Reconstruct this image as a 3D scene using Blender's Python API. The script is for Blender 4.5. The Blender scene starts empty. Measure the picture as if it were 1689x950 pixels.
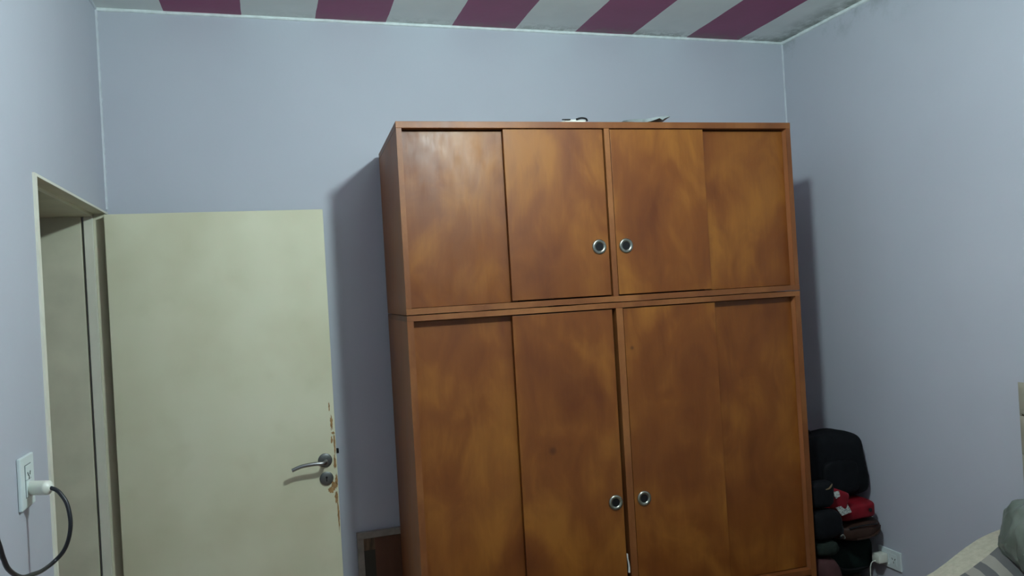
import bpy, bmesh, math, random
from mathutils import Vector, Matrix, noise
C = bpy.context.scene
random.seed(7)

# ------------------------------------------------------------------ camera
F, YAW, PITCH, ROLL = 1249.4536, 0.303278, 0.0048034, -0.058211
CAM = Vector((0.641948, -3.459563, 1.637768))
fw = Vector((math.sin(YAW)*math.cos(PITCH), math.cos(YAW)*math.cos(PITCH), math.sin(PITCH)))
r0 = Vector((math.cos(YAW), -math.sin(YAW), 0)); u0 = r0.cross(fw)
rr = math.cos(ROLL)*r0 + math.sin(ROLL)*u0
uu = -math.sin(ROLL)*r0 + math.cos(ROLL)*u0
cd = bpy.data.cameras.new('camera'); cam = bpy.data.objects.new('camera', cd)
C.collection.objects.link(cam)
cd.sensor_fit = 'HORIZONTAL'; cd.sensor_width = 36; cd.lens = 36*F/1689
cd.clip_start = 0.02
m = Matrix((rr, uu, -fw)).transposed().to_4x4(); m.translation = CAM
cam.matrix_world = m
C.camera = cam
# ------------------------------------------------------------------ world, exposure
w_ = bpy.data.worlds.new('world'); C.world = w_; w_.use_nodes = True
w_.node_tree.nodes['Background'].inputs[0].default_value = (0.02, 0.022, 0.025, 1)
w_.node_tree.nodes['Background'].inputs[1].default_value = 0.3
C.view_settings.view_transform = 'Standard'; C.view_settings.look = 'None'
C.view_settings.exposure = 0.0; C.view_settings.gamma = 1.0
C.view_settings.use_curve_mapping = False
C.cycles.max_bounces = 8; C.cycles.diffuse_bounces = 6
BULB_POS = (1.509, -2.03, 2.635); BULB_R = 0.05; BULB_STRENGTH = 1060.0
BULB_COL = (0.80, 1.0, 1.0)

# ------------------------------------------------------------------ materials
def srgb(r, g, b):
    f = lambda c: (c/255/12.92) if c <= 10 else ((c/255+.055)/1.055)**2.4
    return (f(r), f(g), f(b), 1)
class NM:
    def __init__(s, name):
        s.m = bpy.data.materials.new(name); s.m.use_nodes = True
        s.t = s.m.node_tree; s.b = s.t.nodes['Principled BSDF']
        s.co = s.t.nodes.new('ShaderNodeTexCoord')
    def n(s, kind, **kw):
        o = s.t.nodes.new('ShaderNode'+kind)
        for k, v in kw.items(): setattr(o, k, v)
        return o
    def l(s, a, b): s.t.links.new(a, b)
    def noise(s, scale, detail=3, stretch=(1,1,1), vec=None, rough=.5, dist=0, off=(0,0,0)):
        mp = s.n('Mapping'); mp.inputs['Scale'].default_value = stretch; mp.inputs['Location'].default_value = off
        s.l(vec or s.co.outputs['Object'], mp.inputs['Vector'])
        t = s.n('TexNoise'); t.inputs['Scale'].default_value = scale; t.inputs['Detail'].default_value = detail
        t.inputs['Roughness'].default_value = rough; t.inputs['Distortion'].default_value = dist
        s.l(mp.outputs[0], t.inputs['Vector']); return t.outputs['Fac']
    def ramp(s, fac, stops):
        r = s.n('ValToRGB'); e = r.color_ramp.elements
        while len(e) < len(stops): e.new(.5)
        for i, (p, c) in enumerate(stops):
            e[i].position = p; e[i].color = c if len(c) == 4 else (*c, 1)
        s.l(fac, r.inputs[0]); return r.outputs[0]
    def math(s, op, a, b=None, clamp=False):
        o = s.n('Math', operation=op); o.use_clamp = clamp
        for i, v in enumerate((a, b)):
            if v is None: continue
            if isinstance(v, (int, float)): o.inputs[i].default_value = v
            else: s.l(v, o.inputs[i])
        return o.outputs[0]
    def mix(s, fac, a, b, mode='MIX'):
        o = s.n('Mix', data_type='RGBA', blend_type=mode)
        for i, v in ((0, fac), (6, a), (7, b)):
            if isinstance(v, (int, float)): o.inputs[i].default_value = v
            elif isinstance(v, tuple): o.inputs[i].default_value = v
            else: s.l(v, o.inputs[i])
        return o.outputs[2]
    def sep(s, vec=None):
        o = s.n('SeparateXYZ'); s.l(vec or s.co.outputs['Object'], o.inputs[0]); return o.outputs
    def bump(s, fac, st=.2, d=.002):
        o = s.n('Bump'); o.inputs['Strength'].default_value = st; o.inputs['Distance'].default_value = d
        s.l(fac, o.inputs['Height']); s.l(o.outputs[0], s.b.inputs['Normal'])
    def base(s, c):
        if isinstance(c, tuple): s.b.inputs['Base Color'].default_value = c
        else: s.l(c, s.b.inputs['Base Color'])
    def band(s, v, lo, hi, soft):   # 1 inside lo..hi
        a = s.n('MapRange', interpolation_type='SMOOTHSTEP'); s.l(v, a.inputs[0]); a.inputs[1].default_value = lo-soft; a.inputs[2].default_value = lo+soft
        b = s.n('MapRange', interpolation_type='SMOOTHSTEP'); s.l(v, b.inputs[0]); b.inputs[1].default_value = hi+soft; b.inputs[2].default_value = hi-soft
        return s.math('MULTIPLY', a.outputs[0], b.outputs[0])

def plain(name, col, rough=.6, metal=0, var=.12, scale=20, bump=0, stretch=(1,1,1), coat=0, spec=.5):
    k = NM(name); k.b.inputs['Specular IOR Level'].default_value = spec; f = k.noise(scale, 4, stretch)
    lo = tuple(c*(1-var) for c in col[:3])+(1,); hi = tuple(min(1, c*(1+var)) for c in col[:3])+(1,)
    k.base(k.ramp(f, [(.3, lo), (.7, hi)]))
    k.b.inputs['Roughness'].default_value = rough; k.b.inputs['Metallic'].default_value = metal
    if coat: k.b.inputs['Coat Weight'].default_value = coat
    if bump: k.bump(f, bump, .004)
    return k.m

def wall_mat(name, mold=None):
    k = NM(name)
    f = k.noise(1.3, 4); g = k.noise(9, 5, off=(3,1,2))
    c = k.ramp(f, [(.3, (.43, .45, .51)), (.7, (.465, .485, .545))])
    c = k.mix(k.math('MULTIPLY', g, .12), c, (.36, .385, .42, 1))
    # grubby grey bloom by the ceiling
    if mold:
        s = k.sep(); h = k.noise(7, 6, off=(5,0,0), rough=.7)
        e = k.n('MapRange'); k.l(s[2], e.inputs[0]); e.inputs[1].default_value = 2.72; e.inputs[2].default_value = 2.9
        q = k.math('MULTIPLY', e.outputs[0], k.ramp(h, [(.5, (0,0,0)), (.68, (1,1,1))]))
        c = k.mix(k.math('MULTIPLY', q, .4), c, (.13, .15, .15, 1))
    k.base(c); k.b.inputs['Roughness'].default_value = .68
    k.bump(k.noise(60, 4), .12, .002)
    return k.m
M_wall = wall_mat('lavender_wall_paint'); M_wallm = wall_mat('lavender_wall_paint_mildewed', True)

def ceiling_mat():
    k = NM('striped_ceiling_paint'); s = k.sep()
    wob = k.math('MULTIPLY', k.math('SUBTRACT', k.noise(6, 2), .5), .008)
    x = k.math('ADD', s[0], wob)
    u = k.math('FRACT', k.math('DIVIDE', k.math('SUBTRACT', x, .258-6.225), .6225))
    stripe = k.math('LESS_THAN', u, .5)
    white = k.ramp(k.noise(5, 4), [(.3, (.66, .70, .68)), (.7, (.74, .775, .75))])
    mag = k.ramp(k.noise(4, 4), [(.3, (.22, .020, .095)), (.7, (.27, .027, .12))])
    c = k.mix(stripe, white, mag)
    n1 = k.noise(11, 7, rough=.7); n2 = k.noise(26, 6, off=(2,2,2), rough=.7)
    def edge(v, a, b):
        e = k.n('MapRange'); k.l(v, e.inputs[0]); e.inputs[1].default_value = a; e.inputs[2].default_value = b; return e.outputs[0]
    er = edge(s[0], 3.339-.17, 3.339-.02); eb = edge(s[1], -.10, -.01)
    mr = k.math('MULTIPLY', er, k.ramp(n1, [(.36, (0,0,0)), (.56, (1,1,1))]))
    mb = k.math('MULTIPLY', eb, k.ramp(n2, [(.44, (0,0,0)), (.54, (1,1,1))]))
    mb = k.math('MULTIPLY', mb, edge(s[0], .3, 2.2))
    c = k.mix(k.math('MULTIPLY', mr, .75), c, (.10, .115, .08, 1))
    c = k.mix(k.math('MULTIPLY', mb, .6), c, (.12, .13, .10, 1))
    k.base(c); k.b.inputs['Roughness'].default_value = .42
    k.bump(k.noise(30, 5), .15, .003)
    return k.m

def wood(name, lo, mid, hi, worn=False, rough=.47, grain=(9, 9, .8), spots=()):
    k = NM(name)
    oi = k.n('ObjectInfo')
    cmb = k.n('CombineXYZ'); k.l(k.math('MULTIPLY', oi.outputs['Random'], 17.), cmb.inputs[0]); k.l(k.math('MULTIPLY', oi.outputs['Random'], 9.), cmb.inputs[2])
    ad = k.n('VectorMath', operation='ADD'); k.l(k.co.outputs['Object'], ad.inputs[0]); k.l(cmb.outputs[0], ad.inputs[1])
    v = ad.outputs[0]
    big = k.noise(2.3, 2, (1.3, 1, .8), v, .45, 1.1)
    fig = k.noise(6, 3, (1.2, 1, .6), v, .5, 1.6, off=(4, 0, 1))
    fib = k.noise(9, 6, grain, v, .6, .3)
    f = k.math('ADD', k.math('MULTIPLY', big, .66), k.math('ADD', k.math('MULTIPLY', fig, .34), k.math('MULTIPLY', fib, .10)))
    c = k.ramp(f, [(.34, lo), (.53, mid), (.70, hi)])
    s = k.sep()
    for (sx, sz, r) in spots:    # knots
        dx = k.math('SUBTRACT', s[0], sx); dz = k.math('SUBTRACT', s[2], sz)
        d = k.math('SQRT', k.math('ADD', k.math('MULTIPLY', dx, dx), k.math('MULTIPLY', dz, dz)))
        e = k.n('MapRange', interpolation_type='SMOOTHSTEP'); k.l(d, e.inputs[0]); e.inputs[1].default_value = r; e.inputs[2].default_value = r*.2
        c = k.mix(k.math('MULTIPLY', e.outputs[0], .6), c, tuple(x*.4 for x in lo[:3])+(1,))
    if worn:   # varnish gone chalky in the top of this door
        w1 = k.noise(10, 6, (1.6, 1, .7), v, .7)
        zz = k.n('MapRange'); k.l(s[2], zz.inputs[0]); zz.inputs[1].default_value = 2.02; zz.inputs[2].default_value = 2.27
        q = k.math('MULTIPLY', zz.outputs[0], k.ramp(w1, [(.38, (0,0,0)), (.6, (1,1,1))]))
        c = k.mix(k.math('MULTIPLY', q, .75), c, (.40, .27, .17, 1))
    k.base(c)
    k.b.inputs['Roughness'].default_value = rough
    k.b.inputs['Specular IOR Level'].default_value = .4 if worn else .42
    rg = k.n('MapRange'); k.l(w1 if worn else fig, rg.inputs[0]); rg.inputs[3].default_value = rough-.05-(.1 if worn else 0); rg.inputs[4].default_value = rough+.12+(.2 if worn else 0)
    k.l(rg.outputs[0], k.b.inputs['Roughness'])
    k.bump(k.math('ADD', fib, k.math('MULTIPLY', fig, 1.5)), .10, .003)
    return k.m
LO, MI, HI = (.102, .024, .0026), (.158, .045, .0046), (.245, .088, .0100)
M_wood = wood('amber_varnished_plywood', LO, MI, HI, spots=((.535, 1.012, .022), (.893, 1.385, .012)))
M_woodw = wood('amber_plywood_with_worn_varnish', LO, MI, HI, worn=True, rough=.36)
M_edge = wood('amber_varnished_batten', (.12, .035, .008), (.17, .055, .013), (.24, .09, .024), grain=(9, 9, 9), rough=.45)
M_side = wood('dark_stained_plywood', (.20, .072, .026), (.27, .098, .036), (.33, .125, .046), rough=.5)
M_inside = plain('raw_cabinet_interior', (.06, .035, .02), .9)
M_back = plain('hardboard', (.12, .07, .04), .8)
M_chrome = plain('tarnished_chrome', (.33, .34, .29), .3, 1, .1, 60)
M_steel = plain('brushed_steel', (.30, .31, .31), .33, 1, .08, 40, stretch=(1, 12, 12))
M_rose = plain('dull_nickel', (.15, .16, .155), .45, .8, .1, 40)
M_black = plain('black_plastic', (.005, .005, .006), .6, spec=.25)
M_cord = plain('black_cable_rubber', (.012, .014, .018), .42)
M_white = plain('white_plastic', (.62, .70, .70), .35, 0, .04)
M_whitew = plain('warm_white_plastic', (.66, .68, .60), .35, 0, .04)
M_slot = plain('socket_seam_grey', (.16, .18, .19), .6)
M_gap = plain('socket_hole_black', (.01, .01, .01), .7)
M_plaster = plain('white_filler_plaster', (.70, .76, .76), .6, 0, .1, 30, .4)
M_corner = plain('pale_filler_line', (.50, .535, .58), .55, 0, .08, 20, .2)

def door_mat():
    k = NM('cream_door_paint')
    a = k.noise(2.2, 3, (1, 1, 1)); b = k.noise(7, 5, off=(1, 4, 2))
    c = k.ramp(a, [(.3, (.60, .58, .405)), (.55, (.68, .67, .49)), (.75, (.71, .70, .53))])
    c = k.mix(k.math('MULTIPLY', k.ramp(b, [(.55, (0,0,0)), (.75, (1,1,1))]), .12), c, (.42, .38, .21, 1))
    k.base(c); k.b.inputs['Roughness'].default_value = .5; k.bump(b, .08, .002)
    return k.m
M_door = door_mat()
M_frame = plain('cream_frame_paint', (.62, .60, .46), .45, 0, .08, 8)
M_casing = plain('pale_casing_paint', (.70, .69, .58), .45, 0, .06, 8)
M_bare = plain('bare_splintered_wood', (.33, .19, .075), .8, 0, .35, 60)
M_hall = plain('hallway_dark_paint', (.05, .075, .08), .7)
def floor_mat():
    k = NM('brown_floor_tiles'); t = k.n('TexBrick'); t.offset = 0
    k.l(k.co.outputs['Object'], t.inputs['Vector']); t.inputs['Scale'].default_value = 1
    t.inputs['Brick Width'].default_value = .33; t.inputs['Row Height'].default_value = .33; t.inputs['Mortar Size'].default_value = .004
    t.inputs['Color1'].default_value = (.34, .22, .16, 1); t.inputs['Color2'].default_value = (.38, .25, .18, 1); t.inputs['Mortar'].default_value = (.08, .07, .06, 1)
    k.base(t.outputs['Color']); k.b.inputs['Roughness'].default_value = .35; return k.m

# ------------------------------------------------------------------ mesh helpers
def bm_box(bm, x0, x1, y0, y1, z0, z1, bev=0):
    b = bmesh.new(); bmesh.ops.create_cube(b, size=1)
    for v in b.verts:
        v.co = Vector(((x0+x1)/2+v.co.x*(x1-x0), (y0+y1)/2+v.co.y*(y1-y0), (z0+z1)/2+v.co.z*(z1-z0)))
    if bev: bmesh.ops.bevel(b, geom=b.edges[:], offset=bev, segments=2, affect='EDGES', profile=.6)
    me = bpy.data.meshes.new('t'); b.to_mesh(me); b.free(); bm.from_mesh(me); bpy.data.meshes.remove(me)
    return bm
def bm_tube(bm, pts, rad, seg=12, cap=True):
    pts = [Vector(p) for p in pts]; rings = []
    up = Vector((0, 0, 1))
    for i, p in enumerate(pts):
        d = (pts[min(i+1, len(pts)-1)]-pts[max(i-1, 0)]).normalized()
        if i == 0:
            a = d.orthogonal().normalized()
        else:
            a = (a - d*a.dot(d)).normalized()
        b = d.cross(a); r = rad(i/(len(pts)-1)) if callable(rad) else rad
        rings.append([bm.verts.new(p+(a*math.cos(t)+b*math.sin(t))*r) for t in [2*math.pi*k/seg for k in range(seg)]])
    for A, B in zip(rings, rings[1:]):
        for k in range(seg): bm.faces.new((A[k], A[(k+1) % seg], B[(k+1) % seg], B[k]))
    if cap: bm.faces.new(rings[0][::-1]); bm.faces.new(rings[-1])
    return bm
def spline(pts, n=8):
    P = [Vector(p) for p in pts]; P = [2*P[0]-P[1]]+P+[2*P[-1]-P[-2]]; out = []
    for i in range(1, len(P)-2):
        a, b, c, d = P[i-1:i+3]
        for k in range(n):
            t = k/n
            out.append(.5*((2*b)+(c-a)*t+(2*a-5*b+4*c-d)*t*t+(3*b-a-3*c+d)*t**3))
    out.append(P[-2]); return out
def bm_lathe(bm, prof, mat4, seg=32):   # profile (r, h) round local Z, then mat4
    rings = [[bm.verts.new(mat4 @ Vector((r*math.cos(2*math.pi*k/seg), r*math.sin(2*math.pi*k/seg), h))) for k in range(seg)] for r, h in prof]
    for A, B in zip(rings, rings[1:]):
        for k in range(seg): bm.faces.new((A[k], A[(k+1) % seg], B[(k+1) % seg], B[k]))
    bm.faces.new(rings[-1]); bm.faces.new(rings[0][::-1])
    return bm
def bm_soft(bm, c, h, e=.5, rot=None, amp=0, fr=4, nu=40, nv=24, e2=None, seed=0, shape=None):
    sg = lambda x, p: math.copysign(abs(x)**p, x); e2 = e2 or e
    rot = rot or Matrix(); rows = []
    for j in range(1, nv):
        ph = -math.pi/2+math.pi*j/nv; row = []
        for i in range(nu):
            th = 2*math.pi*i/nu
            p = Vector((sg(math.cos(ph), e)*sg(math.cos(th), e2)*h[0], sg(math.cos(ph), e)*sg(math.sin(th), e2)*h[1], sg(math.sin(ph), e)*h[2]))
            if shape: p = shape(p)
            if amp: p += p.normalized()*amp*noise.fractal(p*fr+Vector((seed, seed, 0)), 1, 2, 4)
            row.append(bm.verts.new(rot @ p + Vector(c)))
        rows.append(row)
    lo = bm.verts.new(rot @ (shape(Vector((0,0,-h[2]))) if shape else Vector((0,0,-h[2])))+Vector(c)); hi = bm.verts.new(rot @ (shape(Vector((0,0,h[2]))) if shape else Vector((0,0,h[2])))+Vector(c))
    for A, B in zip(rows, rows[1:]):
        for i in range(nu): bm.faces.new((A[i], A[(i+1) % nu], B[(i+1) % nu], B[i]))
    for i in range(nu):
        bm.faces.new((lo, rows[0][(i+1) % nu], rows[0][i])); bm.faces.new((hi, rows[-1][i], rows[-1][(i+1) % nu]))
    return bm
def obj(name, bm, mat, parent=None, smooth=False, **props):
    bmesh.ops.recalc_face_normals(bm, faces=bm.faces)
    me = bpy.data.meshes.new(name); bm.to_mesh(me); bm.free()
    for q in (mat if isinstance(mat, list) else [mat]): me.materials.append(q)
    if smooth:
        for p in me.polygons: p.use_smooth = True
        try: me.set_sharp_from_angle(angle=math.radians(40))
        except Exception: pass
    o = bpy.data.objects.new(name, me); C.collection.objects.link(o)
    if parent: o.parent = parent
    for k, v in props.items(): o[k] = v
    return o
def tag(o, label, cat, group=None):
    o['label'] = label; o['category'] = cat
    if group: o['group'] = group
    return o
def thing(name, label=None, cat=None, loc=(0, 0, 0), rz=0, group=None, kind=None):
    o = bpy.data.objects.new(name, None); C.collection.objects.link(o); o.location = loc; o.rotation_euler = (0, 0, rz)
    o.empty_display_size = .1
    if label: tag(o, label, cat, group)
    if kind: o['kind'] = kind
    return o
def box(*a, bev=0): return bm_box(bmesh.new(), *a, bev=bev)
class L:   # world -> local shift for things whose Empty stands at loc
    def __init__(s, loc): s.m = Matrix.Translation(-Vector(loc))
    def __call__(s, bm): bmesh.ops.transform(bm, matrix=s.m, verts=bm.verts); return bm

# ------------------------------------------------------------------ room shell
W, H, T, YF = 3.339, 2.902, .232, -3.8
YN, ZH = -.972, 2.05
S = dict(kind='structure')
obj('floor', box(-1.6, W+.15, YF-.15, 1.2, -.1, 0), floor_mat(), **S)
obj('ceiling', box(-T, W+.15, YF-.15, .15, H, H+.1), ceiling_mat(), **S)
obj('wall_back', box(-T, W+.15, 0, .15, 0, H), M_wall, **S)
obj('wall_right', box(W, W+.15, YF-.15, 0, 0, H), M_wallm, **S)
obj('wall_front', box(-T, W, YF-.15, YF, 0, H), M_wall, **S)
b = bmesh.new()
bm_box(b, -T, 0, YF, YN-.012, 0, H); bm_box(b, -T, 0, YN-.012, 0, ZH+.012, H); bm_box(b, -T, 0, -.022, 0, 0, ZH+.012)
obj('wall_left', b, M_wall, **S)
# hallway beyond the doorway
b = bmesh.new()
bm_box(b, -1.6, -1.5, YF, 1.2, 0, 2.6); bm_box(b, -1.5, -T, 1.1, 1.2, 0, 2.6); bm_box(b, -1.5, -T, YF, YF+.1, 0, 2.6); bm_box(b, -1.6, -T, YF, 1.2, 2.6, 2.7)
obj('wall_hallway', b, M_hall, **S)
# plaster beads at the joints
def bead(name, p, q, r, mat, n=90, seed=0):
    pts = []
    for i in range(n+1):
        v = Vector(p).lerp(Vector(q), i/n); k = noise.noise(v*9+Vector((seed, 0, 0)))
        pts.append((v.x, v.y, v.z+k*.0025))
    bmx = bm_tube(bmesh.new(), pts, lambda t: r*(1+.35*noise.noise(Vector((t*45, seed, 0)))), 8)
    return obj(name, bmx, mat, smooth=True, **S)
bead('trim_1', (0, -.001, H-.004), (W, -.001, H-.004), .008, M_plaster, seed=1)
bead('trim_2', (W-.001, YF, H-.004), (W-.001, 0, H-.004), .011, M_plaster, seed=4)
bead('trim_3', (.001, -.001, ZH+.02), (.001, -.001, H), .008, M_corner, seed=7)
bead('trim_4', (W-.001, -.001, 0), (W-.001, -.001, H), .006, M_corner, seed=9)
bead('trim_5', (.001, YF, H-.003), (.001, 0, H-.003), .007, M_corner, seed=12)

# ------------------------------------------------------------------ ceiling bulb (just above the frame)
t = thing('hanging_bulb', 'bare round bulb hanging on a short cord from the striped ceiling', 'lamp', (BULB_POS[0], BULB_POS[1], H))
bx_ = BULB_POS[2]-H
obj('ceiling_rose', bm_lathe(bmesh.new(), [(.045, -.001), (.045, -.012), (.02, -.028), (.006, -.03)], Matrix()), M_white, t, True)
obj('cord', bm_tube(bmesh.new(), [(0, 0, -.028), (0, 0, bx_+.115)], .003), M_black, t)
obj('socket', bm_lathe(bmesh.new(), [(.008, bx_+.118), (.02, bx_+.11), (.021, bx_+.062), (.017, bx_+.045)], Matrix()), M_white, t, True)
k = NM('bulb_glow'); k.b.inputs['Base Color'].default_value = (.9, .9, .9, 1)
k.b.inputs['Emission Color'].default_value = (*BULB_COL, 1); k.b.inputs['Emission Strength'].default_value = BULB_STRENGTH
prof = [(BULB_R*math.sin(a), bx_-BULB_R*math.cos(a)) for a in [math.pi*(.02+.86*i/14) for i in range(15)]]
obj('bulb', bm_lathe(bmesh.new(), prof, Matrix(), 20), k.m, t, True)

# ------------------------------------------------------------------ door frame and door
tr = thing('trim_6', kind='structure')
tr.name = 'trim_6'
b = bmesh.new()   # far jamb with its rebate, stop, groove and lining board
bm_box(b, -.042, 0, -.036, -.0225, 0, ZH); obj('rebate', b, M_frame, tr)
obj('door_stop', box(-.076, -.042, -.050, -.0225, 0, ZH, bev=.002), M_casing, tr)
obj('lining_board', box(-T-.001, -.086, -.044, -.0225, 0, ZH, bev=.002), M_frame, tr)
b = bmesh.new(); bm_box(b, -T-.001, 0, YN-.012, YN+.001, 0, ZH)
obj('near_lining_board', b, M_frame, tr)
b = bmesh.new(); bm_box(b, -T-.001, -.042, YN+.001, -.0225, ZH-.012, ZH+.012); bm_box(b, -.042, 0, YN+.001, -.0225, ZH, ZH+.012)
obj('head_board', b, M_frame, tr)
obj('casing', bm_box(box(0, .006, YN-.024, YN+.001, 0, ZH+.008), 0, .006, YN+.001, -.002, ZH, ZH+.008), M_casing, tr)

HX, HY = .006, -.088
d = thing('door_1', kind='structure', loc=(HX, HY, 0), rz=math.atan2(-.012, .85))
DW, DH = .852, 2.041
obj('door_leaf', box(0, DW, 0, .036, .01, DH, bev=.002), M_door, d)
for z in (.25, 1.05, 1.82):
    obj('hinge', bm_tube(bmesh.new(), [(-.004, .018, z), (-.004, .018, z+.08)], .004, 10), M_frame, d)
YP = Matrix.Rotation(math.pi/2, 4, 'X')       # local +Z -> -Y (towards the room)
def at(x, z, y=0): return Matrix.Translation((x, y, z)) @ YP
lx, lz = .803, .962
ro = obj('handle_rose', bm_lathe(bmesh.new(), [(.0295, 0), (.0295, .006), (.0265, .0085), (.012, .009)], at(lx, lz)), M_rose, d, True)
pts = spline([(lx, -.008, lz), (lx, -.054, lz), (lx-.012, -.068, lz+.001), (lx-.05, -.072, lz+.003), (lx-.10, -.072, lz-.001), (lx-.138, -.072, lz-.013)], 8)
obj('lever', bm_tube(bmesh.new(), pts, lambda t: .0095-.002*t, 14), M_steel, ro, True)
ks = obj('keyhole_rose', bm_lathe(bmesh.new(), [(.0285, 0), (.0285, .006), (.0255, .008), (.01, .0083)], at(lx+.002, lz-.078)), M_rose, d, True)
b = bm_lathe(bmesh.new(), [(.0045, .0), (.0045, .0092)], at(lx+.002, lz-.073), 12); bm_box(b, lx, lx+.004, -.0092, 0, lz-.09, lz-.075)
obj('keyhole', b, M_black, ks)
obj('latch_bolt', box(DW-.001, DW+.011, .006, .024, lz+.022, lz+.042, bev=.002), M_black, d)
# splintered paint round the lock
def chip(cx, cz, w, h, seed, n=26):
    bm = bmesh.new(); rnd = random.Random(seed); fr = []; bk = []
    for i in range(n):
        a = 2*math.pi*i/n; k = .62+.55*rnd.random()
        x = min(cx+math.cos(a)*w*k, DW-.0005); z = cz+math.sin(a)*h*k
        fr.append(bm.verts.new((x, -.0008, z))); bk.append(bm.verts.new((x, .001, z)))
    bm.faces.new(fr)
    for i in range(n): bm.faces.new((fr[i], fr[(i+1) % n], bk[(i+1) % n], bk[i]))
    return bm
for i, (cx, cz, w, h) in enumerate([(.832, 1.19, .003, .02), (.838, 1.12, .006, .034), (.835, 1.045, .004, .018), (.846, 1.03, .004, .05), (.843, .95, .006, .03), (.835, .85, .014, .018), (.822, .832, .014, .014), (.842, .80, .008, .03), (.846, .72, .004, .07), (.846, .87, .006, .03), (.842, 1.075, .007, .006)]):
    obj('bare_wood_patch', chip(cx, cz, w, h, i), M_bare, d)

# ------------------------------------------------------------------ wardrobe
WX, WY, WA = 1.100332, -.675119, -.033238
ZS, ZT, WWD, WD = 1.571, 2.2907, 1.6818, .635
def pull(cx, cz, y, door):
    A = at(cx, cz, y)
    cup = obj('pull_cup', bm_lathe(bmesh.new(), [(.0175, -.0002), (.0175, .0012), (.002, .0012)], A, 24), M_black, door)
    R0, r1 = .030, .0165
    bm = bmesh.new(); prof = [(r1, .0), (r1, .0025), (.019, .0052), (.024, .0062), (.0275, .005), (R0, .002), (R0, 0)]
    seg = 36
    rings = [[bm.verts.new(A @ Vector((r*math.cos(2*math.pi*k/seg), r*math.sin(2*math.pi*k/seg), h))) for k in range(seg)] for r, h in prof]
    for P, Q in zip(rings, rings[1:]+rings[:1]):
        for k in range(seg): bm.faces.new((P[k], P[(k+1) % seg], Q[(k+1) % seg], Q[k]))
    obj('finger_pull', bm, M_chrome, door, True)
up = thing('overhead_cabinet', 'amber plywood top cabinet with four sliding doors, stacked on the tall wardrobe', 'cabinet', (WX, WY, ZS), WA)
UM = L((0, 0, ZS))
obj('side_panel', UM(box(0, .02, .0005, WD, ZS+.002, ZT-.0252)), M_side, up)
obj('side_panel', UM(box(WWD-.02, WWD, .0005, WD, ZS+.002, ZT-.0252)), M_side, up)
obj('stile', UM(box(0, .02, -.003, .0004, ZS+.026, ZT-.0252)), M_edge, up)
obj('stile', UM(box(WWD-.02, WWD, -.003, .0004, ZS+.026, ZT-.0252)), M_edge, up)
def warp_strip(x0, x1, y0, y1, z0, z1, amp, seed, n=60, flat_top=True):
    bm = bmesh.new(); rows = []
    for i in range(n+1):
        x = x0+(x1-x0)*i/n; k = amp*noise.noise(Vector((x*6, seed, 0)))
        k2 = amp*.5*noise.noise(Vector((x*14, seed+5, 0)))
        if flat_top: zz0, zz1 = z0+k+k2, z1
        else: zz0, zz1 = z0, z1+k
        rows.append([bm.verts.new(c) for c in ((x, y0, zz0), (x, y1, zz0), (x, y1, zz1), (x, y0, zz1))])
    for A, B in zip(rows, rows[1:]):
        for j in range(4): bm.faces.new((A[j], A[(j+1) % 4], B[(j+1) % 4], B[j]))
    bm.faces.new(rows[0]); bm.faces.new(rows[-1][::-1]); return bm
obj('top_board', UM(box(-.001, WWD+.001, -.004, WD, ZT-.025, ZT, bev=.0015)), M_edge, up)
obj('bottom_board', UM(warp_strip(.0, WWD, -.004, WD-.01, ZS+.0025, ZS+.025, .0022, 3)), M_edge, up)
obj('back_panel', UM(box(.02, WWD-.02, WD-.006, WD-.001, ZS+.026, ZT-.026)), M_back, up)
obj('divider', UM(box(.825, .847, -.002, WD-.02, ZS+.0255, ZT-.0255)), M_edge, up)
def door(parent, LM, x0, x1, y, z0, z1, mat, pullx=None, pullz=None):
    o = obj('sliding_door', LM(box(x0, x1, y, y+.016, z0, z1, bev=.0012)), mat, parent)
    if pullx is not None:
        pull(pullx, pullz-LZ, y, o)
    return o
LZ = ZS
door(up, UM, .0215, .436, .027, ZS+.0265, ZT-.030, M_woodw)
door(up, UM, 1.246, WWD-.0215, .027, ZS+.0265, ZT-.030, M_wood)
door(up, UM, .409, .8185, .002, ZS+.031, ZT-.0285, M_wood, .778, 1.795)
door(up, UM, .8515, 1.266, .002, ZS+.0305, ZT-.0285, M_wood, .893, 1.795)
obj('inner_shelf', UM(box(.021, .824, .06, WD-.01, 1.90, 1.915)), M_inside, up)

lo = thing('tall_wardrobe', 'tall lower wardrobe in amber plywood with four sliding doors and ring pulls', 'wardrobe', (WX, WY, 0), WA)
IM = L((0, 0, 0)); LZ = 0
obj('side_panel', box(.0, .024, .0005, WD, 0, ZS-.0222), M_side, lo)
obj('side_panel', box(WWD-.024, WWD, .0005, WD, 0, ZS-.0222), M_side, lo)
obj('stile', box(0, .024, -.003, .0004, 0, ZS-.0222), M_edge, lo)
obj('stile', box(WWD-.024, WWD, -.003, .0004, 0, ZS-.0222), M_edge, lo)
obj('top_board', warp_strip(0, WWD, -.004, WD, ZS-.022, ZS-.0012, .0012, 8, flat_top=False), M_edge, lo)
obj('back_panel', box(.024, WWD-.024, WD-.006, WD-.001, .05, ZS-.023), M_back, lo)
obj('divider', box(.8325, .8605, -.002, WD-.02, .384, ZS-.0225), M_edge, lo)
door(lo, IM, .0255, .430, .027, .386, ZS-.025, M_wood)
door(lo, IM, 1.252, WWD-.0255, .027, .386, ZS-.025, M_wood)
door(lo, IM, .404, .8165, .002, .388, ZS-.027, M_wood, .784, .780)
door(lo, IM, .8645, 1.275, .002, .388, ZS-.0265, M_wood, .907, .781)
obj('bottom_rail', box(.0245, WWD-.0245, -.003, WD-.02, .36, .383), M_edge, lo)
obj('plinth', box(.0245, WWD-.0245, .03, .05, 0, .07), M_edge, lo)
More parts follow.
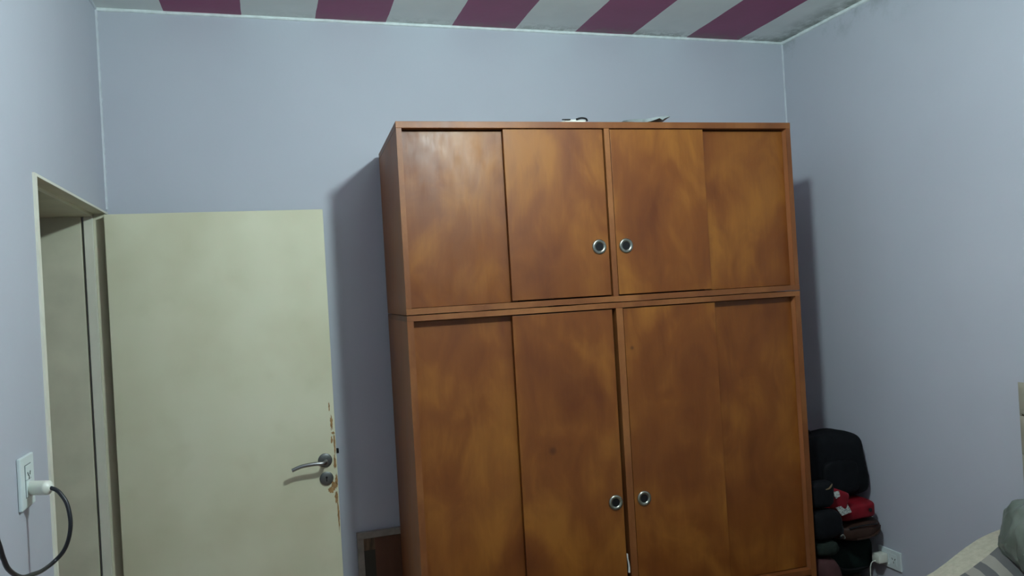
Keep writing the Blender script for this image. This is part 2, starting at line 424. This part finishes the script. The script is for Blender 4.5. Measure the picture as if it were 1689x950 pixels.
for x0, x1 in ((.027, .838), (.844, WWD-.027)):
    dr = obj('drawer', box(x0, x1, .002, .4, .075, .355, bev=.0015), M_wood, lo)
    pull((x0+x1)/2, .22, .002, dr)

# slip of paper in the gap beside the divider
wm = Matrix.Translation((WX, WY, 0)) @ Matrix.Rotation(WA, 4, 'Z')
M_paper = plain('white_paper', (.55, .55, .5), .7)
b = bmesh.new(); A = []
for i in range(9):
    z = .495+.075*i/8; x = .8245+.0018*math.sin(i*.7)-.002*(i/8)
    A.append([b.verts.new(wm @ Vector(c)) for c in ((x-.0018-.0014*(1-i/8), .004+.002*math.sin(i), z), (x+.002+.0014*(1-i/8), .002, z), (x+.002, .012, z), (x-.0018, .012, z))])
for P, Q in zip(A, A[1:]):
    for j in range(4): b.faces.new((P[j], P[(j+1) % 4], Q[(j+1) % 4], Q[j]))
b.faces.new(A[0]); b.faces.new(A[-1][::-1])
tag(obj('paper_slip', b, M_paper), 'small white scrap poking out of the gap left of the wardrobe divider', 'paper')

# things on top of the wardrobe
def top_pt(a, bb, z): v = wm @ Vector((a, bb, 0)); return (v.x, v.y, ZT+z)
p0 = top_pt(.712, .065, .0005)
t = thing('folded_paper', 'flat white paper packet with a dark clip on top of the overhead cabinet', 'paper', p0, WA)
b = bmesh.new(); bm_box(b, -.055, .045, -.05, .06, 0, .006, bev=.001); bm_box(b, -.04, .05, -.045, .05, .0065, .014, bev=.002)
obj('paper_sheet', b, M_paper, t)
b = bmesh.new(); bm_tube(b, spline([(.005, -.05, .014), (.025, -.053, .018), (.045, -.052, .016), (.052, -.05, .007)], 5), .0035, 8)
obj('clip', b, M_black, t, True)
obj('clip', bm_tube(bmesh.new(), [(-.055, -.052, .012), (-.02, -.053, .0125)], .002, 8), M_black, t, True)
p0 = top_pt(1.022, .062, .0)
M_mag = plain('grey_glossy_paper', (.24, .27, .27), .4, 0, .35, 26)
b = bmesh.new(); N = 16; A = []
for i in range(N+1):
    u = i/N; x = -.105+.205*u; zt = .008+.024*u+.002*math.sin(u*9); zb = max(.0005, zt-.004-.012*math.sin(math.pi*min(1, u*1.1))*.8)
    if u > .85: zb = .012+(u-.85)*.12
    A.append([b.verts.new((x+(.012 if u == 1 else 0), y, z)) for y, z in ((-.05+.01*u, zb), (.09, zb*.6+.0005), (.09, zt*.75+.001), (-.055+.02*u, zt))])
for P, Q in zip(A, A[1:]):
    for j in range(4): b.faces.new((P[j], P[(j+1) % 4], Q[(j+1) % 4], Q[j]))
b.faces.new(A[0]); b.faces.new(A[-1][::-1])
t = obj('rolled_leaflet', b, M_mag, None, True); t.location = p0; t.rotation_euler = (0, 0, WA)
tag(t, 'grey leaflet with one end curling up, lying on the cabinet top above the right doors', 'leaflet')

# ------------------------------------------------------------------ framed reflection-painted picture between door and wardrobe
fx0, fx1, fz, fy = .930, 1.30, .607, -.032
t = thing('leaning_panel', 'pale-framed brown painted-reflection picture standing on the floor between door and wardrobe', 'panel', (fx0, -.012, 0))
FM = L((fx0, -.012, 0)); M_fr = plain('weathered_pale_wood', (.25, .225, .19), .6, 0, .18, 25)
for nm, a in (('frame_rail', (fx0, fx1, fy, -.008, fz-.028, fz)), ('frame_rail', (fx0, fx1, fy, -.008, .001, .029)),
              ('frame_rail', (fx0, fx0+.028, fy, -.008, .0295, fz-.0285)), ('frame_rail', (fx1-.028, fx1, fy, -.008, .0295, fz-.0285))):
    obj(nm, FM(box(*a, bev=.002)), M_fr, t)
k = NM('painted_reflection'); s = k.sep()  # brown, tan and dark areas are a mirror reflection painted into the colour
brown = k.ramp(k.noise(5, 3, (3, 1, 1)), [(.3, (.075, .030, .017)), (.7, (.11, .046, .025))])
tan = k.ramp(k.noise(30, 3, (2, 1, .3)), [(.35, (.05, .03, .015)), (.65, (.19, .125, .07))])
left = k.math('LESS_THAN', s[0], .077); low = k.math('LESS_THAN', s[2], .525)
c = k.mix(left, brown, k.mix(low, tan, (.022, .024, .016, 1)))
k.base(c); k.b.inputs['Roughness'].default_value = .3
obj('painted_pane', FM(box(fx0+.0285, fx1-.0285, fy+.008, -.010, .0295, fz-.0285)), k.m, t)

# ------------------------------------------------------------------ wall socket, left, with plug and cable
y0, y1, z0, z1 = -1.268, -1.160, 1.157, 1.289
t = thing('wall_socket', 'white upright wall socket plate beside the door frame, black cable plugged in', 'socket', (0, (y0+y1)/2, (z0+z1)/2))
SM = L((0, (y0+y1)/2, (z0+z1)/2))
obj('plate', SM(box(.0005, .010, y0, y1, z0, z1, bev=.003)), M_white, t)
ym = (y0+y1)/2
b = bmesh.new(); bm_box(b, .0101, .0106, ym-.024, ym+.026, z0+.026, z1-.022)
obj('module_seam', SM(b), M_slot, t)
obj('outlet_module', SM(box(.0106, .0125, ym-.022, ym+.024, 1.229, z1-.024, bev=.0008)), M_white, t)
obj('outlet_module', SM(box(.0106, .0125, ym-.022, ym+.024, z0+.028, 1.2275, bev=.0008)), M_white, t)
b = bmesh.new()
for yy, zz, an in ((ym-.008, 1.243, .5), (ym+.009, 1.243, -.5), (ym, 1.233, 0)):
    bb = box(-.0006, .0006, -.0016, .0016, -.005, .005); bmesh.ops.transform(bb, matrix=Matrix.Translation((.0128, yy, zz)) @ Matrix.Rotation(an, 4, 'X'), verts=bb.verts)
    me = bpy.data.meshes.new('t'); bb.to_mesh(me); bb.free(); b.from_mesh(me)
obj('pin_slot', SM(b), M_gap, t)
t = thing('power_cord', 'black power cable with a white plug, looping from the left wall socket', 'cable', (.013, -1.205, 1.203))
SM = L((.013, -1.205, 1.203))
pp = spline([(.013, -1.205, 1.203), (.035, -1.222, 1.204), (.058, -1.238, 1.205), (.069, -1.244, 1.205)], 6)
b = bmesh.new(); bm_tube(b, pp, lambda q: (.0185 if q < .72 else .0185-.040*(q-.72)), 16); obj('plug', SM(b), M_whitew, t, True)
obj('plug_rim', SM(bm_tube(bmesh.new(), [(.0128, -1.205, 1.203), (.017, -1.208, 1.203)], .0185, 16)), M_black, t, True)
cp = spline([(.066, -1.243, 1.205), (.080, -1.248, 1.199), (.092, -1.254, 1.188), (.107, -1.262, 1.162), (.114, -1.268, 1.120), (.108, -1.264, 1.079), (.092, -1.256, 1.043),
             (.070, -1.26, 1.020), (.060, -1.32, 1.020), (.06, -1.392, 1.035), (.06, -1.477, 1.057), (.06, -1.552, 1.098), (.06, -1.585, 1.135), (.06, -1.605, 1.17), (.06, -1.64, 1.21), (.06, -1.70, 1.18), (.06, -1.74, 1.0), (.05, -1.75, .6), (.05, -1.76, .08), (.07, -1.8, .006), (.2, -2.1, .006)], 10)
obj('cable', SM(bm_tube(bmesh.new(), cp, .0052, 10)), M_cord, t, True)

# ------------------------------------------------------------------ wall socket, right, with charger
y0, y1, z0, z1 = -.628, -.492, .238, .326
yc, zc = (y0+y1)/2, (z0+z1)/2
t = thing('wall_socket', 'white sideways wall socket plate low on the right wall beside the bags', 'socket', (W, yc, zc))
SM = L((W, yc, zc))
obj('plate', SM(box(W-.010, W-.0005, y0, y1, z0, z1, bev=.003)), M_white, t)
obj('outlet_module', SM(box(W-.012, W-.0102, y0+.024, yc-.001, z0+.018, z1-.018, bev=.0006)), M_white, t)
obj('outlet_module', SM(box(W-.012, W-.0102, yc+.001, y1-.024, z0+.018, z1-.018, bev=.0006)), M_white, t)
b = bmesh.new()
for yy, zz, an in ((y0+.033, .287, .5), (y0+.049, .287, -.5), (y0+.041, .272, 0)):
    bb = box(-.0006, .0006, -.0014, .0014, -.005, .005); bmesh.ops.transform(bb, matrix=Matrix.Translation((W-.0123, yy, zz)) @ Matrix.Rotation(an, 4, 'X'), verts=bb.verts)
    me = bpy.data.meshes.new('t'); bb.to_mesh(me); bb.free(); b.from_mesh(me)
obj('pin_slot', SM(b), M_gap, t)
t = thing('phone_charger', 'small white charger with a thin cable in the low right wall socket', 'charger', (W-.0125, -.532, .283))
SM = L((W-.0125, -.532, .283))
obj('charger_body', SM(box(W-.066, W-.0127, -.555, -.509, .262, .304, bev=.006)), M_whitew, t, True)
cc = spline([(W-.064, -.532, .272), (W-.082, -.53, .268), (W-.092, -.528, .250), (W-.094, -.527, .20), (W-.09, -.53, .1), (W-.1, -.56, .012), (W-.14, -.66, .004)], 8)
obj('cable', SM(bm_tube(bmesh.new(), cc, .0022, 8)), M_whitew, t, True)

# ------------------------------------------------------------------ bags piled in the corner right of the wardrobe
M_bp = plain('black_nylon', (.0035, .0042, .0055), .75, 0, .3, 40, .3, spec=.15)
M_bp2 = plain('black_nylon_trim', (.006, .007, .009), .6, spec=.3)
M_red = plain('red_coated_fabric', (.17, .007, .013), .5, 0, .25, 18, .3, spec=.15)
M_brown = plain('brown_leather', (.034, .017, .012), .55, 0, .3, 14, .4, spec=.15)
M_green = plain('dark_green_canvas', (.004, .011, .009), .8, 0, .3, 22, .4, spec=.15)
M_gold = plain('aged_gold_metal', (.35, .26, .14), .3, 1)
M_grn2 = plain('grey_green_knit', (.013, .019, .015), .9, 0, .4, 40, .4, spec=.15)
M_pink = plain('dusty_rose_cloth', (.055, .024, .024), .85, 0, .25, 15, .4, spec=.15)
M_tan = plain('tan_canvas', (.12, .085, .055), .8, 0, .2, 20, .3)

t = thing('duffel_bag', 'tan bag lying lowest on the floor in the right corner', 'bag', (3.16, -.42, 0))
SM = L((3.16, -.42, 0))
obj('bag_body', SM(bm_soft(bmesh.new(), (3.145, -.33, .090), (.175, .145, .084), .45, amp=.006, fr=7)), M_tan, t, True)
obj('handle', SM(bm_tube(bmesh.new(), spline([(3.08, -.455, .12), (3.09, -.48, .16), (3.15, -.49, .17), (3.21, -.48, .16), (3.22, -.455, .12)], 6), .008, 8)), M_brown, t, True)
t = thing('canvas_bag', 'dark green canvas bag under the brown leather bag, beside the right socket', 'bag', (3.18, -.42, .20))
SM = L((3.18, -.42, .20))
obj('bag_body', SM(bm_soft(bmesh.new(), (3.175, -.345, .283), (.152, .150, .088), .42, amp=.006, fr=8, seed=3)), M_green, t, True)
obj('flap_edge', SM(bm_tube(bmesh.new(), spline([(3.05, -.475, .28), (3.12, -.496, .245), (3.2, -.498, .235), (3.29, -.475, .23)], 6), .004, 8)), M_bp2, t, True)
t = thing('leather_handbag', 'rounded brown leather bag squeezed between red bag and dark green bag', 'bag', (3.19, -.42, .35))
SM = L((3.19, -.42, .35))
obj('bag_body', SM(bm_soft(bmesh.new(), (3.190, -.42, .430), (.125, .165, .046), .55, amp=.005, fr=8, seed=6, e2=.6)), M_brown, t, True)
obj('zip_seam', SM(bm_tube(bmesh.new(), spline([(3.10, -.575, .460), (3.17, -.586, .468), (3.24, -.583, .464), (3.29, -.54, .45)], 6), .0035, 8)), M_bp2, t, True)
obj('front_crease', SM(bm_tube(bmesh.new(), spline([(3.13, -.584, .408), (3.20, -.587, .410), (3.26, -.578, .425), (3.295, -.55, .44)], 6), .004, 8)), M_brown, t, True)
t = thing('red_bag', 'flat red bag with two white printed tags under the black backpack', 'bag', (3.17, -.44, .46))
SM = L((3.17, -.44, .46))
obj('bag_body', SM(bm_soft(bmesh.new(), (3.175, -.43, .523), (.103, .14, .040), .35, amp=.004, fr=9, seed=9)), M_red, t, True)
rm = Matrix.Rotation(-.38, 4, 'Y')
obj('folded_flap', SM(bm_soft(bmesh.new(), (3.030, -.585, .608), (.055, .022, .044), .4, Matrix.Rotation(.35, 4, 'Y'), amp=.004, fr=10, seed=2, nu=28, nv=16)), M_red, t, True)
obj('eyelet', SM(bm_lathe(bmesh.new(), [(.009, 0), (.009, .004), (.003, .004)], Matrix.Translation((3.225, -.571, .528)) @ YP, 18)), M_black, t)
M_tagp = NM('printed_care_tag'); q = M_tagp.n('TexNoise'); q.inputs['Scale'].default_value = 160; q.inputs['Detail'].default_value = 1
mp = M_tagp.n('Mapping'); mp.inputs['Scale'].default_value = (.6, .6, 1.6); M_tagp.l(M_tagp.co.outputs['Object'], mp.inputs[0]); M_tagp.l(mp.outputs[0], q.inputs['Vector'])
M_tagp.base(M_tagp.ramp(q.outputs['Fac'], [(.40, (.16, .17, .16)), (.5, (.48, .5, .46))])); M_tagp.b.inputs['Roughness'].default_value = .6
def tagq(corners, th=.002):
    bm = bmesh.new(); f = [bm.verts.new(c) for c in corners]; g = [bm.verts.new((c[0], c[1]+th, c[2])) for c in corners]
    bm.faces.new(f); bm.faces.new(g[::-1])
    for i in range(4): bm.faces.new((f[i], f[(i+1) % 4], g[(i+1) % 4], g[i]))
    return bm
obj('white_tag', SM(tagq([(2.985, -.612, .652), (3.024, -.611, .652), (3.028, -.612, .628), (3.004, -.613, .620)])), M_tagp.m, t)
obj('white_tag', SM(tagq([(3.000, -.612, .580), (3.076, -.600, .582), (3.098, -.598, .543), (3.036, -.608, .537)])), M_tagp.m, t)
t = thing('backpack', 'black backpack standing on top of the bag pile in the corner', 'backpack', (3.13, -.36, .53))
SM = L((3.13, -.36, .53))
def bps(p):  # narrower to the top right, shoulder sloping
    k = (p.z+.15)/.30
    return Vector((p.x*(1-.10*k)+(-.012*k), p.y*(1-.15*k), p.z))
obj('bag_body', SM(bm_soft(bmesh.new(), (3.135, -.385, .719), (.190, .125, .153), .38, amp=.010, fr=6, seed=11, shape=bps, nu=56, nv=36)), M_bp, t, True)
obj('front_pocket', SM(bm_soft(bmesh.new(), (3.13, -.492, .675), (.10, .028, .080), .45, amp=.004, fr=9, seed=5)), M_bp, t, True)
obj('zip_line', SM(bm_tube(bmesh.new(), spline([(3.00, -.488, .70), (3.02, -.486, .77), (3.09, -.475, .815), (3.18, -.475, .81), (3.245, -.482, .76), (3.265, -.488, .68)], 8), .0032, 8)), M_bp2, t, True)
obj('grab_loop', SM(bm_tube(bmesh.new(), spline([(3.02, -.37, .862), (3.035, -.37, .880), (3.07, -.37, .880), (3.085, -.37, .862)], 6), .006, 8)), M_bp2, t, True)
# black cap-like bag with gold clasp on the left of the pile
t = thing('black_purse', 'small black purse with a gilt clasp tucked beside the wardrobe, over the red bag', 'bag', (2.88, -.655, .61))
SM = L((2.88, -.655, .61))
obj('bag_body', SM(bm_soft(bmesh.new(), (2.882, -.655, .668), (.062, .035, .058), .55, amp=.005, fr=12, seed=8, nu=28, nv=18)), M_bp, t, True)
obj('clasp', SM(bm_tube(bmesh.new(), spline([(2.890, -.689, .694), (2.905, -.690, .697), (2.920, -.687, .706), (2.932, -.680, .712)], 6), lambda q: .0045*math.sin(.3+2.5*q), 10)), M_gold, t, True)
t = thing('black_handbag', 'round black handbag with a small metal buckle left of the brown bag', 'bag', (2.89, -.66, .475))
SM = L((2.89, -.66, .475))
obj('bag_body', SM(bm_soft(bmesh.new(), (2.892, -.66, .538), (.078, .045, .064), .6, amp=.006, fr=9, seed=14)), M_bp, t, True)
obj('strap', SM(bm_tube(bmesh.new(), spline([(2.952, -.692, .54), (2.962, -.692, .51), (2.960, -.688, .48), (2.950, -.688, .475)], 6), .006, 8)), M_bp2, t, True)
obj('buckle', SM(bm_tube(bmesh.new(), spline([(2.944, -.703, .486), (2.952, -.705, .492), (2.960, -.703, .484), (2.966, -.700, .476), (2.958, -.703, .474)], 5), .0032, 8)), M_chrome, t, True)
tag(obj('knitted_scarf', bm_soft(bmesh.new(), (2.888, -.66, .434), (.060, .045, .034), .7, amp=.009, fr=14, seed=21), M_grn2, None, True),
    'crumpled grey-green knit under the round black handbag', 'scarf')
tag(obj('rose_cloth', bm_soft(bmesh.new(), (2.888, -.66, .200), (.064, .05, .190), .5, amp=.008, fr=11, seed=31, shape=lambda p: Vector((p.x+.006*math.sin(p.z*30), p.y, p.z))), M_pink, None, True),
    'folded dusty-rose cloth standing against the wardrobe, lowest left of the pile', 'cloth')

# ------------------------------------------------------------------ bed with headboard
BX0, BX1, BY0, BY1 = 1.35, 3.255, -2.75, -1.33
t = thing('bed', 'bed with pale mattress under the cream blanket, pushed to the beige headboard', 'bed', (2.4, -2.05, 0))
SM = L((2.4, -2.05, 0))
M_vinyl = plain('beige_vinyl', (.34, .32, .255), .38, 0, .06, 10)
M_bedbase = plain('bed_base_fabric', (.10, .09, .08), .8)
M_matt = plain('mattress_ticking', (.5, .48, .42), .8)
hb = thing('headboard', 'tall beige padded vinyl headboard standing against the right wall', 'headboard', (W-.03, -2.0, 0))
HM = L((W-.03, -2.0, 0))
obj('headboard_frame', HM(box(3.285, W-.003, -2.79, -1.30, 0, 1.185, bev=.01)), M_vinyl, hb)
rows = [(1.062, 1.188), (.915, 1.060), (.768, .913), (.62, .766), (.47, .618)]
def padbm(ya, yb, za, zb):
    bm = bmesh.new(); n = 10; g = []
    for i in range(n+1):
        r = []
        for j in range(n+1):
            u, v = i/n*2-1, j/n*2-1
            h = .0165*(max(0, 1-u**4)*max(0, 1-v**4))**.5
            r.append(bm.verts.new((3.285-h, ya+(yb-ya)*i/n, za+(zb-za)*j/n)))
        g.append(r)
    for i in range(n):
        for j in range(n): bm.faces.new((g[i][j], g[i+1][j], g[i+1][j+1], g[i][j+1]))
    return bm
for za, zb in rows:
    for kx in range(5):
        ya = -2.79+.298*kx
        obj('headboard_pad', HM(padbm(ya, ya+.298, za, zb)), M_vinyl, hb, True)
obj('base', SM(box(BX0, BX1+.02, BY0, BY1, .08, .30, bev=.01)), M_bedbase, t)
for x in (BX0+.08, BX1-.1):
    for y in (BY0+.08, BY1-.08):
        obj('leg', SM(bm_tube(bmesh.new(), [(x, y, 0), (x, y, .08)], .025)), M_black, t)
obj('mattress', SM(box(BX0, BX1+.015, BY0, BY1, .301, .50, bev=.03)), M_matt, t, True)

def cloth(fn, x0, x1, y0, y1, nx, ny, th=.012):
    bm = bmesh.new(); g = [[bm.verts.new(fn(x0+(x1-x0)*i/nx, y0+(y1-y0)*j/ny)) for j in range(ny+1)] for i in range(nx+1)]
    h = [[bm.verts.new(v.co-Vector((0, 0, th))) for v in r] for r in g]
    for i in range(nx):
        for j in range(ny):
            bm.faces.new((g[i][j], g[i+1][j], g[i+1][j+1], g[i][j+1])); bm.faces.new((h[i][j], h[i][j+1], h[i+1][j+1], h[i+1][j]))
    for i in range(nx):
        for j in (0, ny): bm.faces.new((g[i][j], h[i][j], h[i+1][j], g[i+1][j]) if j == 0 else (g[i][j], g[i+1][j], h[i+1][j], h[i][j]))
    for j in range(ny):
        bm.faces.new((g[0][j], g[0][j+1], h[0][j+1], h[0][j])); bm.faces.new((g[nx][j], h[nx][j], h[nx][j+1], g[nx][j+1]))
    return bm
def sst(a, b, x): q = max(0, min(1, (x-a)/(b-a))); return q*q*(3-2*q)
def blanket(x, y):
    n = noise.fractal(Vector((x*3, y*3, 1)), 1, 2, 4)*.012
    ridge = .135*sst(2.70, 3.16, x)*sst(-1.62, -1.42, y)
    edge = -.006*sst(BY1-.06, BY1+.02, y)
    return Vector((x, y, .534+ridge+edge+n))
M_blank = plain('cream_fleece_blanket', (.42, .40, .31), .95, 0, .1, 60, .6)
tag(obj('blanket', cloth(blanket, BX0+.1, 3.24, BY0+.03, BY1+.02, 60, 50), M_blank, None, True), 'cream fleece blanket bunched up on the bed by the wall', 'blanket')
k = NM('grey_striped_cover'); s = k.sep()
wv = k.math('ADD', s[0], k.math('MULTIPLY', k.noise(8, 2), .03))
st = k.math('GREATER_THAN', k.math('FRACT', k.math('MULTIPLY', wv, 13)), .5)
k.base(k.mix(st, (.26, .245, .21, 1), (.10, .10, .10, 1))); k.b.inputs['Roughness'].default_value = .7
M_strp = k.m
def cover(x, y):
    v = blanket(x, y); n = .006*noise.noise(Vector((x*9, y*9, 4)))
    return Vector((x, y, v.z+.024+n+.012*sst(2.9, 3.1, x)))
tag(obj('striped_cover', cloth(cover, 2.64, 3.235, -2.4, -1.43, 40, 50, .010), M_strp, None, True), 'dark and light grey striped cover lying over the cream blanket', 'cover')
M_sat = plain('grey_green_satin', (.15, .18, .155), .38, 0, .30, 9, 1.0)
def pilshape(p):
    a, c = p.y/.32, p.z/.125
    k = (1-.55*min(1, abs(a))**3)*(1-.5*min(1, abs(c))**3)
    q = Vector((p.x*k, p.y, p.z)); w = Vector((p.x*5, p.y*7+p.z*9, p.z*4-p.y*3))
    rdg = (1-abs(noise.noise(w*1.3))*2.2)*.012+(1-abs(noise.noise(w*2.6+Vector((3, 1, 2))))*2.2)*.006
    return q+q.normalized()*rdg
tag(obj('pillow', bm_soft(bmesh.new(), (3.045, -1.75, .715), (.135, .32, .125), .5, Matrix.Rotation(.3, 4, 'Y'), amp=.022, fr=7, seed=17, shape=pilshape, nu=120, nv=72), M_sat, None, True),
    'crumpled grey-green satin pillow leaning on the beige headboard', 'pillow')
